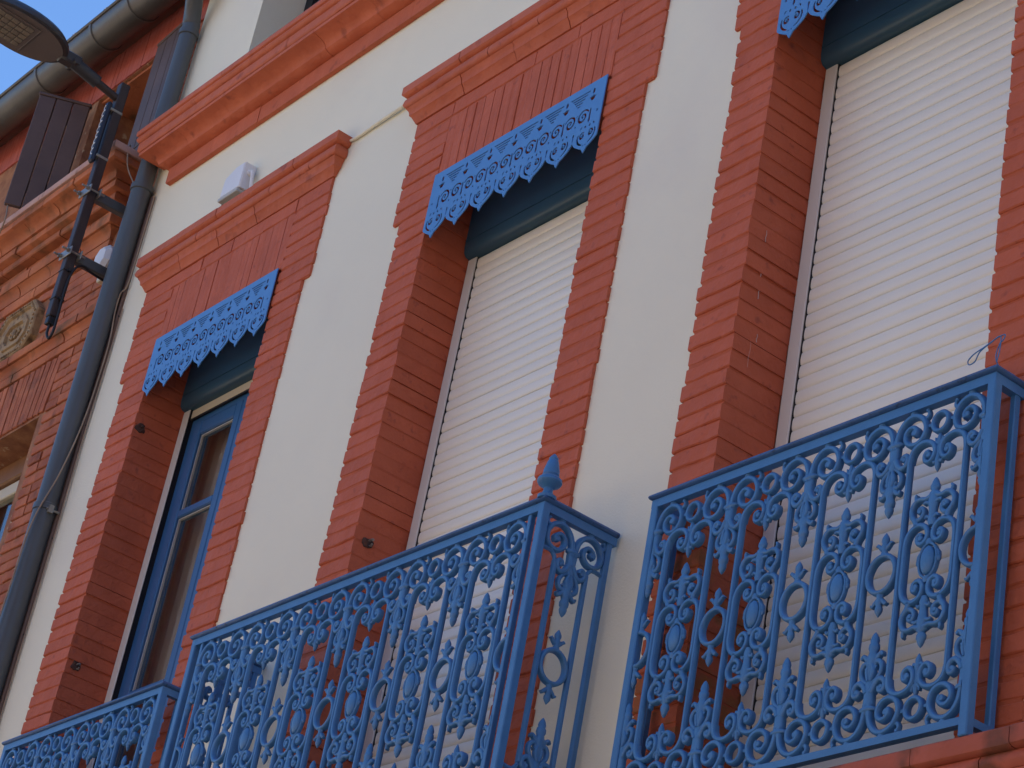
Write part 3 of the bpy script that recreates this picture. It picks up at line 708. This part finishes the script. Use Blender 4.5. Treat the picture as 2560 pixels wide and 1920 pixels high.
for x0, x1, z0, z1 in NH:
    b = len(nw.v); nw.v += [(x, y, z) for y in (YN, .4) for x, z in ((x0, z0), (x1, z0), (x1, z1), (x0, z1))]
    nw.f += [(b + j, b + (j + 1) % 4, b + 4 + (j + 1) % 4, b + 4 + j) for j in range(4)]
nw.box(-24, XE, .9, 7, -1.5, 7.9); nw.box(-24, XE, .05, .9, 7.75, 7.95)
me = bpy.data.meshes.new('wall'); me.from_pydata(nw.v, [], nw.f); bm = bmesh.new(); bm.from_mesh(me); bmesh.ops.remove_doubles(bm, verts=bm.verts, dist=1e-5); bmesh.ops.recalc_face_normals(bm, faces=bm.faces); bm.to_mesh(me); bm.free()
nwall = obj('wall', me, 'oldmortar', nb, -NI)
rf = MB(); rf.v = [(-24, -.12, 7.93), (XE, -.12, 7.93), (XE, 3.6, 9.0), (-24, 3.6, 9.0), (XE, 7.2, 7.9), (-24, 7.2, 7.9), (-24, -.12, 8.02), (XE, -.12, 8.02), (XE, 3.6, 9.12), (-24, 3.6, 9.12)]
rf.f = [(0, 1, 2, 3), (3, 2, 4, 5), (6, 7, 8, 9), (0, 1, 7, 6), (1, 2, 8, 7)]
obj('roof', rf, 'rooftile', nb, -NI)
# bricks, course by course, between the mouldings
VB = {L: brick_variants(L - .008, .06, .0525, 5, .003, .004) for L in (.42, .28, .21, .14)}
stuff = MB(); spots = []
def course_rows(xa, xb, za, zb, pitch=.0625, skip=None):
    n = int(round((zb - za) / pitch)); h = (zb - za) / n
    for k in range(n):
        z = za + (k + .5) * h; x = xb - (0 if k % 2 else .14)
        if k % 2 == 0: spots.append((random.choice(VB[.14]), xb - .07, YN - .010 + random.uniform(-.003, .002), z, RAD(random.uniform(-.5, .5)), 1))
        while x > xa + .1:
            L = random.choice((.42, .28, .28)); L = L if x - L > xa else (.28 if x - .28 > xa else .14)
            if x - L < xa - .02: break
            if not (skip and skip(x - L / 2, z)): spots.append((random.choice(VB[L]), x - L / 2, YN - .010 + random.uniform(-.003, .003), z, RAD(random.uniform(-.5, .5)), 1))
            x -= L
course_rows(-10.565, XE, 3.2, 5.35)                      # right of its window
course_rows(-10.50, XE, 5.36, 5.72)
course_rows(-12.4, XE, 5.93, 6.29, skip=lambda x, z: -11.5 < x < -10.93)
course_rows(-10.42, XE, 6.88, 7.68)
# splayed soldier arch over its window
SV = brick_variants(.052, .06, .34, 5, .003, .004)
for k in range(19):
    x = -10.53 - k * .0605; spots.append((SV[k % 5], x, YN - .011 + random.uniform(-.003, .002), 5.545, RAD(7.5 - k * .82), 1))
FV = brick_variants(.055, .06, .27, 5, .0015, .002)
fr = []
for k in range(46): fr.append((FV[k % 5], -9.975 - k * .059, YN - .012 + random.uniform(-.001, .001), 7.83, 0, 1))
place_bricks(nwall, spots, stuff, 'oldbrick')
if stuff.v: obj('brick_courses', stuff, 'oldbrick', nwall, kind='stuff')
stuff = MB(); FVm = [f for f in FV]
for f in FVm: f.materials.append(M['frieze'])
place_bricks(nwall, fr, stuff, None)
if stuff.v: obj('frieze_bricks', stuff, 'frieze', nwall, kind='stuff')
# big cornice
NC = obj('cornice', mb_box(-24, -10.32, YN - .02, YN + .01, 6.30, 6.79), 'oldmortar', nb, -NI)
NL = [[(-.01, 6.300), (.020, 6.300), (.024, 6.306), (.024, 6.362), (-.01, 6.362)],
      [(-.01, 6.366), (.026, 6.366)] + arcp(.026, 6.368, .060, 6.420, 5) + [(.062, 6.425), (-.01, 6.425)],
      [(-.01, 6.430), (.070, 6.430), (.074, 6.436), (.074, 6.488), (-.01, 6.488)],
      [(-.01, 6.493), (.040, 6.493), (.044, 6.498), (.044, 6.552), (-.01, 6.552)],
      [(-.01, 6.556), (.088, 6.556), (.095, 6.562), (.098, 6.590), (.092, 6.602), (-.01, 6.602)],
      [(-.01, 6.606), (.125, 6.606), (.132, 6.611), (.132, 6.650), (-.01, 6.650)],
      [(-.01, 6.654), (.140, 6.654)] + arcp(.140, 6.656, .196, 6.700, 5) + [(.200, 6.706), (-.01, 6.706)],
      [(-.01, 6.710), (.214, 6.710), (.220, 6.715), (.220, 6.754), (-.01, 6.754)]]
moulding(NC, NL, -12.6, -10.33, .36, 'oldmould', retl=False, y0=YN, wob=.004, gap=.003)
lg = [[(-.01, 6.758), (.234, 6.758), (.238, 6.763), (.238, 6.795), (.232, 6.801), (-.01, 6.803)]]
moulding(NC, lg, -12.6, -10.33, .55, 'pinkledge', retl=False, y0=YN, wob=.002, gap=.002, name='ledge_slab')
# lower string moulding
NS = obj('string_moulding', mb_box(-24, XE, YN - .015, YN + .01, 5.73, 5.91), 'oldmortar', nb, -NI)
SLY = [[(-.01, 5.722), (.018, 5.722), (.022, 5.728), (.022, 5.772), (-.01, 5.772)],
       [(-.01, 5.776), (.026, 5.776)] + arcp(.026, 5.778, .050, 5.815, 4) + [(.052, 5.820), (-.01, 5.820)],
       [(-.01, 5.824), (.060, 5.824), (.064, 5.829), (.064, 5.872), (.055, 5.880), (-.01, 5.905)]]
moulding(NS, SLY, -12.6, XE - .03, .38, 'oldmould', retl=False, retr=False, y0=YN, wob=.003, gap=.003)
# octagonal terracotta panel
oc = MB()
def octo(w, h, c): return [(-w, -h + c), (-w + c, -h), (w - c, -h), (w, -h + c), (w, h - c), (w - c, h), (-w + c, h), (-w, h - c)]
def oring(w, h, c, y): return [(x, y, z) for x, z in octo(w, h, c)]
oc.quad_ring([oring(.245, .170, .085, .02), oring(.245, .170, .085, -.035), oring(.238, .163, .083, -.045), oring(.205, .135, .070, -.045), oring(.198, .128, .068, -.030), oring(.150, .090, .05, -.030), oring(.145, .086, .048, -.042), oring(.110, .062, .038, -.042), oring(.104, .056, .036, -.024)])
oc_o = obj('terracotta_panel', oc.mesh('terracotta_panel', 30), 'terra', nb, Vector((-11.205, YN - .002, 6.075)) - NI)
bd = MB(); pts = []
for a, b in zip(octo(.222, .149, .077), octo(.222, .149, .077)[1:] + octo(.222, .149, .077)[:1]):
    L = math.hypot(b[0] - a[0], b[1] - a[1]); n = max(2, int(L / .026))
    for i in range(n): pts.append((a[0] + (b[0] - a[0]) * i / n, a[1] + (b[1] - a[1]) * i / n))
for x, z in pts: bd.disc(x, z, .0085, -.053, -.044, 7)
obj('bead_border', bd, 'terra', oc_o)
rs = MB()
for i in range(10):
    a = 2 * math.pi * i / 10; rs.disc(.055 * math.cos(a), .026 * math.sin(a), .012, -.040, -.022, 7)
rs.disc(0, 0, .022, -.044, -.022, 10); obj('rosette', rs, 'terra', oc_o)
# its lower window: wooden head, pale frame, pane
nwin = obj('window', mb_bbox(-11.74, -10.58, .20, .30, 5.23, 5.355, c=.01), 'wood2', nb, -NI)
f = MB(); f.bbox(-10.66, -10.58, .205, .30, 2.6, 5.228, c=.008); f.bbox(-11.74, -11.66, .205, .30, 2.6, 5.228, c=.008); obj('frame', f, 'wood2', nwin)
f = MB(); f.bbox(-10.73, -10.665, .225, .285, 2.6, 5.226, c=.006); f.bbox(-11.655, -10.735, .225, .285, 5.15, 5.226, c=.006); obj('sash', f, 'beige', nwin)
obj('pane', mb_box(-11.655, -10.733, .25, .254, 2.6, 5.15), 'glass', nwin)
obj('room_back', mb_box(-11.9, -10.3, .7, .72, 2.5, 5.5), 'curtain', nb, -NI)
# upper window with shutters
obj('lintel', mb_bbox(-11.15, -10.42, YN + .02, .38, 7.675, 7.70, c=.003), 'oldmould', nb, -NI)
obj('window', mb_box(-11.14, -10.43, .36, .39, 6.9, 7.674), 'rubber', nb, -NI)
def shutter_leaf(loc, rz, wd, ht, battens=True):
    t_ = obj('shutter_leaf', None, None, nb, Vector(loc) - NI, (0, 0, rz))
    nbd = 3
    for i in range(nbd):
        m = mb_bbox(i * wd / nbd + .002, (i + 1) * wd / nbd - .002, 0, .028, 0, ht, c=.004); obj('board', m, 'wood', t_)
    for z in ((.12, ht - .14) if battens else ()):
        m = mb_bbox(.02, wd - .02, -.018, -.0005, z, z + .09, c=.004); obj('batten', m, 'wood', t_)
    m = mb_bbox(-.006, wd + .006, -.004, .032, ht + .001, ht + .02, c=.003); obj('cap_strip', m, 'wood', t_)
    return t_
shutter_leaf((-11.15, -.005, 6.83), RAD(-118), .30, .77)
shutter_leaf((-10.415, -.012, 6.86), RAD(-3), .36, .84, False)

# gutter of the neighbouring house
gt = thing('roof_gutter', 'weathered zinc half round gutter along the eaves of the old brick house', 'gutter', (-11, -.17, 7.9)); GI = gt.location.copy()
def gutter_piece(x0, x1, r=.105):
    m = MB(); n = 14; ring = []
    def sec(x, rr): return [(x, -.165 + rr * math.cos(a), 7.915 + rr * math.sin(a)) for a in [math.pi + math.pi * i / n for i in range(n + 1)]]
    def prof(x): return sec(x, r) + sec(x, r - .006)[::-1]
    m.quad_ring([prof(x0), prof(x1)])
    m.tube([(x0, -.165 - r - .004, 7.922), (x1, -.165 - r - .004, 7.922)], .011, 8)
    return m.mesh('gutter_length', 40)
JX = [-24, -13.2, -12.35, -11.52, -10.85, -10.43, -9.70]
for a, b in zip(JX[:-1], JX[1:]): obj('gutter_length', gutter_piece(a, b), 'zincold', gt, -GI)
for x in JX[1:-1]:
    m = MB(); n = 14
    R = lambda xx, rr: [(xx, -.165 + rr * math.cos(math.pi + math.pi * i / n), 7.915 + rr * math.sin(math.pi + math.pi * i / n)) for i in range(n + 1)]
    m.quad_ring([R(x - .016, .107), R(x - .012, .112), R(x + .012, .112), R(x + .016, .107)], closed_ring=False, caps=False)
    obj('joint_band', m.mesh('joint_band', 40), 'zincold', gt, -GI)
for x in (-11.05, -10.68):
    m = MB(); m.tube([(x, -.28, 7.93), (x - .01, -.27, 7.955), (x + .02, -.24, 7.95)], .006, 6); obj('strap', m, 'galv', gt, -GI)

# downpipe with cables
dp = thing('downpipe', 'grey blue rainwater downpipe between the two houses', 'downpipe', (-9.93, -.05, -1.4)); DI = dp.location.copy()
PX, PY, PR = -9.93, -.052, .056
m = MB(); m.tube([(PX, PY, -1.4), (PX, PY, 4.62)], PR, 20); obj('pipe_length', m.mesh('pipe_length', 40), 'zinc', dp, -DI)
m = MB(); m.tube([(PX, PY, 4.60), (PX, PY, 6.50)], PR - .003, 20); obj('pipe_length', m.mesh('pipe_length', 40), 'zinc', dp, -DI)
m = MB(); m.tube([(PX, PY, 6.48), (PX, PY, 7.50), (PX, PY - .004, 7.58), (PX + .03, PY - .03, 7.66), (PX + .09, PY - .075, 7.74), (PX + .13, PY - .105, 7.80)], PR - .008, 20, 24); obj('pipe_length', m.mesh('pipe_length', 40), 'zinc', dp, -DI)
for z, rr in ((4.60, .0585), (6.49, .0575), (7.52, .0525), (3.2, .0585)):
    m = MB(); m.lathe([(rr - .004, -.022), (rr + .003, -.018), (rr + .003, .014), (rr - .004, .018)], (PX, PY, z), 20); obj('collar', m.mesh('collar', 40), 'zinc', dp, -DI)
m = MB(); m.box(PX + .05, PX + .075, PY - .012, PY + .012, 4.56, 4.60); m.tube([(PX + .06, PY - .02, 4.58), (PX + .06, PY + .05, 4.58)], .006, 6); obj('clip_bolt', m, 'galv', dp, -DI)
def wire(name, label, pts, r, mname, cat='cable', sub=None, grp=None):
    m = MB(); m.tube(pts, r, 6, sub or len(pts) * 6); return obj(name, m.mesh(name, 60), mname, None, label=label, cat=cat, group=grp)
CX = -9.868
wire('cable', 'beige cable winding beside the downpipe over the joint cover', [(CX, -.012, 2.4), (CX - .06, -.116, 3.4), (CX - .040, -.117, 4.2), (CX - .022, -.112, 4.5), (CX + .006, -.06, 4.78), (CX, -.018, 5.1), (CX + .004, -.008, 5.5), (CX - .014, -.02, 5.74), (CX - .010, -.02, 5.84), (CX + .012, -.006, 5.90), (CX + .012, -.004, 6.2), (CX + .006, -.002, 6.45)], .0042, 'cable')
wire('cable', 'pale cable running straight down the edge of the white plaster', [(CX + .014, .004, 2.4), (CX + .010, .004, 3.9), (CX + .014, .002, 4.6), (CX + .008, .002, 5.0), (CX + .017, .004, 5.4), (CX + .015, .004, 5.75)], .004, 'cable')
m = MB(); m.bbox(-9.955, -9.876, -.006, .02, 2.0, 6.455, c=.004); obj('joint_cover', m, 'cablebrown', None, label='brown strip covering the joint between the two houses behind the downpipe', cat='cover strip')
wire('cable', 'thin beige cable looping out beside the top of the street lamp pole', [(-10.18, .0, 7.42), (-10.20, -.02, 7.0), (-10.20, -.06, 6.86), (-10.13, -.11, 6.83), (-10.10, -.12, 6.76), (-10.08, -.10, 6.66), (-9.985, -.07, 6.52)], .0042, 'cable')
wire('cable', 'slack pale cable hanging over the ledge at the left edge', [(-11.25, -.22, 6.90), (-11.28, -.25, 6.86), (-11.22, -.26, 6.72), (-11.30, -.24, 6.60)], .0045, 'cable')
wire('conduit', 'painted white conduit between the left and middle window hoods', [(-7.90, .004, 5.925), (-7.82, .002, 5.918), (-7.70, .000, 5.922), (-7.58, -.003, 5.922), (-7.45, -.004, 5.925), (-7.30, -.002, 5.938)], [.007, .013], 'plaster', 'conduit')

# ------------------------------------------------------------------ street lamp
lp = thing('street_lamp', 'dark street lamp with oval head on a wall mounted brown pole', 'street lamp', (-10.1, -.235, 5.6)); LI = lp.location.copy()
PXL, PYL = -10.1, -.250
m = MB(); m.bbox(PXL - .026, PXL + .026, PYL - .026, PYL + .026, 5.655, 7.13, c=.004); obj('pole', m, 'pole', lp, -LI)
m = MB(); m.bbox(PXL - .021, PXL + .021, PYL - .021, PYL + .021, 5.61, 5.654, c=.004); obj('pole_end', m, 'black', lp, -LI)
m = MB(); m.tube([(PXL, PYL - .015, 7.03), (PXL, PYL - .27, 7.085)], .022, 14); obj('arm', m.mesh('arm', 40), 'pole', lp, -LI)
m = MB(); m.tube([(PXL, PYL - .20, 7.071), (PXL, PYL - .225, 7.076)], .034, 14); m.tube([(PXL, PYL - .15, 7.060), (PXL, PYL - .31, 7.095)], .036, 14); m.bbox(PXL - .035, PXL + .035, PYL - .40, PYL - .27, 7.065, 7.135, c=.012); m.tube([(PXL - .05, PYL - .31, 7.085), (PXL + .05, PYL - .31, 7.085)], .018, 10)
obj('knuckle', m.mesh('knuckle', 40), 'lampdark', lp, -LI)
# head: paddle outline in plan, long axis along -Y
hd = obj('head', None, None, lp, Vector((PXL, PYL - .36, 7.075)) - LI, (RAD(-3), 0, 0))
out = []
for i in range(40):
    a = 2 * math.pi * i / 40; t = (1 - math.cos(a)) / 2
    wdt = .185 * math.sin(a) * (1.0 if abs(math.sin(a)) > .0 else 1) * (1.08 - .16 * t)
    out.append((wdt, -.62 * t))
def hring(s, z, cy=-.31): return [(x * s, cy + (y - cy) * s, z) for x, y in out]
m = MB(); m.quad_ring([hring(.955, .0), hring(1.0, .008), hring(1.0, .030), hring(.93, .055), hring(.70, .078), hring(.35, .088)]); hs = obj('shell', m.mesh('shell', 40), 'lampdark', hd)
m = MB(); m.quad_ring([hring(.92, -.004), hring(.92, .004)]); obj('underside', m, 'lampunder', hd)
m = MB(); m.box(-.125, .125, -.55, -.215, -.010, -.0045); obj('panel_frame', m, 'lampunder', hd)
m = MB()
for i in range(5):
    for j in range(7): m.bbox(-.105 + i * .043, -.105 + i * .043 + .038, -.535 + j * .043, -.535 + j * .043 + .038, -.016, -.0105, c=.004)
obj('led_lens_array', m, 'led', hd)
m = MB(); m.tube([(-.128, -.213, -.008), (.128, -.213, -.008)], .005, 6); obj('panel_edge', m, 'lampunder', hd)
# bolts, clamps, brackets, strapped antenna casing, cable loop
for z in (6.42, 6.03):
    m = MB(); m.bbox(PXL - .022, PXL + .022, PYL + .027, YN - .005, z - .028, z + .028, c=.004); obj('bracket', m, 'zinc', lp, -LI)
    m = MB(); m.bbox(PXL - .062, PXL + .062, PYL - .034, PYL - .0265, z - .024, z + .024, c=.002); m.bbox(PXL - .062, PXL + .062, PYL + .0265, PYL + .034, z - .024, z + .024, c=.002); obj('clamp', m, 'galv', lp, -LI)
    for s in (-1, 1):
        m = MB(); m.tube([(PXL + s * .045, PYL + .06, z), (PXL + s * .045, PYL - .075, z)], .006, 8); m.tube([(PXL + s * .045, PYL - .036, z), (PXL + s * .045, PYL - .050, z)], .012, 6); obj('bolt', m, 'galv', lp, -LI)
for z in (5.93, 5.76):
    m = MB(); m.bbox(PXL - .0295, PXL + .0295, PYL - .0295, PYL + .0295, z - .004, z + .004, c=.001); m.box(PXL + .0295, PXL + .042, PYL - .006, PYL + .004, z - .008, z + .008); obj('cable_tie', m, 'black', lp, -LI)
m = MB(); m.tube([(PXL + .005, PYL, 5.615), (PXL + .004, PYL, 5.56), (PXL + .02, PYL + .01, 5.53), (PXL + .045, PYL + .012, 5.56), (PXL + .045, PYL + .012, 5.66), (PXL + .036, PYL + .01, 5.80), (PXL + .034, PYL + .02, 5.93), (PXL + .03, PYL + .06, 5.99), (PXL + .02, PYL + .13, 5.985), (PXL + .01, PYL + .22, 5.985), (PXL + .02, PYL + .25, 5.985)], .007, 8, 70); obj('cable', m.mesh('cable', 60), 'black', lp, -LI)
cs = obj('casing', mb_bbox(PXL - .024, PXL + .024, PYL - .064, PYL - .036, 6.595, 6.985, c=.010), 'sign', lp, -LI)
for z in (6.64, 6.94):
    m = MB(); m.bbox(PXL - .028, PXL + .028, PYL - .044, PYL + .028, z - .008, z + .008, c=.002); obj('strap', m, 'galv', lp, -LI)
sq = []
n = 120
for i in range(n + 1):
    t = i / n; a = t * 2 * math.pi * 9
    sq.append((PXL + .011 * math.sin(a) + .003 * math.sin(a * .37), PYL - .0652, 6.63 + .32 * t + .009 * math.cos(a * 1.0)))
m = MB(); m.tube(sq, .0022, 5); obj('lettering', m, 'ink', lp, -LI)

# small boxes on the walls
ab = thing('alarm_box', 'small white box standing above the hood of the left window', 'box', (-8.86, YW, 6.03)); AI = ab.location.copy()
m = MB(); pf = [(-8.955, 6.02), (-8.775, 6.02), (-8.775, 6.165), (-8.85, 6.165), (-8.945, 6.13)]
m.quad_ring([[(x, y, z) for x, z in pf] for y in (YW - .001, -.050)]); m.quad_ring([[(x * 1 + (-8.86 - x) * s, y, z + (6.09 - z) * s) for x, z in pf] for s, y in ((0, -.0502), (.06, -.057))])
obj('housing', m, 'white', ab, -AI)
m = MB(); m.bbox(-8.960, -8.785, -.060, YW - .002, 5.998, 6.019, c=.004); obj('base', m, 'greyside', ab, -AI)
m = MB(); m.tube([(-8.776, -.02, 6.115), (-8.755, -.02, 6.115)], .016, 10); m.tube([(-8.757, -.02, 6.113), (-8.745, -.02, 6.105), (-8.742, -.012, 6.04), (-8.742, .002, 5.96)], .009, 8, 12); obj('cable_gland', m, 'white', ab, -AI)
m = MB(); m.tube([(-8.952, -.03, 6.02), (-8.965, -.02, 5.96)], .008, 6); obj('cable_tail', m, 'black', ab, -AI)
ob = thing('junction_box', 'white faceted junction box half hidden behind the downpipe', 'box', (-10.2, YN, 6.15)); OI = ob.location.copy()
m = MB(); K = 8
def oct8(r, y): return [(-10.20 + r * math.cos(math.pi / 8 + i * math.pi / 4), y, 6.165 + r * math.sin(math.pi / 8 + i * math.pi / 4)) for i in range(8)]
m.quad_ring([oct8(.085, YN - .005), oct8(.085, -.035), oct8(.060, -.060)]); obj('housing', m, 'white', ob, -OI)
m = MB(); m.bbox(-10.25, -10.15, -.02, YN - .004, 6.045, 6.078, c=.006); obj('foot', m, 'beige', ob, -OI)
# loose blue wire on the right railing corner
cxr, cyr, czr = -4.442 + .672, -.105, 2.256 + 1.02
wire('wire', 'loose twist of blue wire on the corner of the right railing', [(cxr + .02, cyr + .05, czr - .004), (cxr + .01, cyr + .02, czr + .004), (cxr, cyr + .01, czr + .01), (cxr - .006, cyr, czr + .04), (cxr + .004, cyr, czr + .075), (cxr + .016, cyr, czr + .085), (cxr + .02, cyr, czr + .10), (cxr - .01, cyr, czr + .098), (cxr - .05, cyr, czr + .085), (cxr - .085, cyr, czr + .075), (cxr - .105, cyr, czr + .06), (cxr - .10, cyr, czr + .046), (cxr - .08, cyr, czr + .05), (cxr - .065, cyr, czr + .075), (cxr - .03, cyr, czr + .09), (cxr + .004, cyr, czr + .10), (cxr + .006, cyr, czr + .06), (cxr - .002, cyr, czr + .02)], .0018, 'blue', 'wire', 110)

# ------------------------------------------------------------------ house across the street, and a block added to shade the facade
op = thing('cream_house', 'cream rendered house across the street', 'house', (0, -9.5, -1.5)); PI_ = op.location.copy()
obj('wall', mb_box(-40, 2, -17, -9.5, -1.5, 4.6), 'cream', op, -PI_)
rf = MB(); rf.v = [(-40, -9.2, 4.6), (2, -9.2, 4.6), (2, -13.2, 6.2), (-40, -13.2, 6.2), (2, -17.3, 4.6), (-40, -17.3, 4.6)]; rf.f = [(0, 1, 2, 3), (3, 2, 4, 5), (0, 1, 4, 5)]
obj('roof', rf, 'rooftile', op, -PI_)
for i in range(8):
    for z in (-.6, 2.1):
        x = -34 + i * 4.4; obj('window', mb_box(x, x + 1.1, -9.49, -9.44, z, z + 1.9), 'frameblue', op, -PI_)

tb = thing('added_shade_block', 'unseen tall dark brick block added across the street to block sky light', 'light blocker', (16, -9.5, -1.5)); TI = tb.location.copy()  # added out of view: keeps sky light off the faces turned to +X
obj('wall', mb_box(2.05, 34, -20, -9.5, -1.5, 15.5), 'darkblock', tb, -TI)
rf = MB(); rf.box(1.9, 34.2, -20.2, -9.2, 15.5, 15.8); obj('roof', rf, 'rooftile', tb, -TI)
for i in range(7):
    for z in (-.4, 2.8, 6.0, 9.2, 12.4):
        x = 3.2 + i * 4.2; obj('window', mb_box(x, x + 1.2, -9.49, -9.44, z, z + 2.0), 'frameblue', tb, -TI)
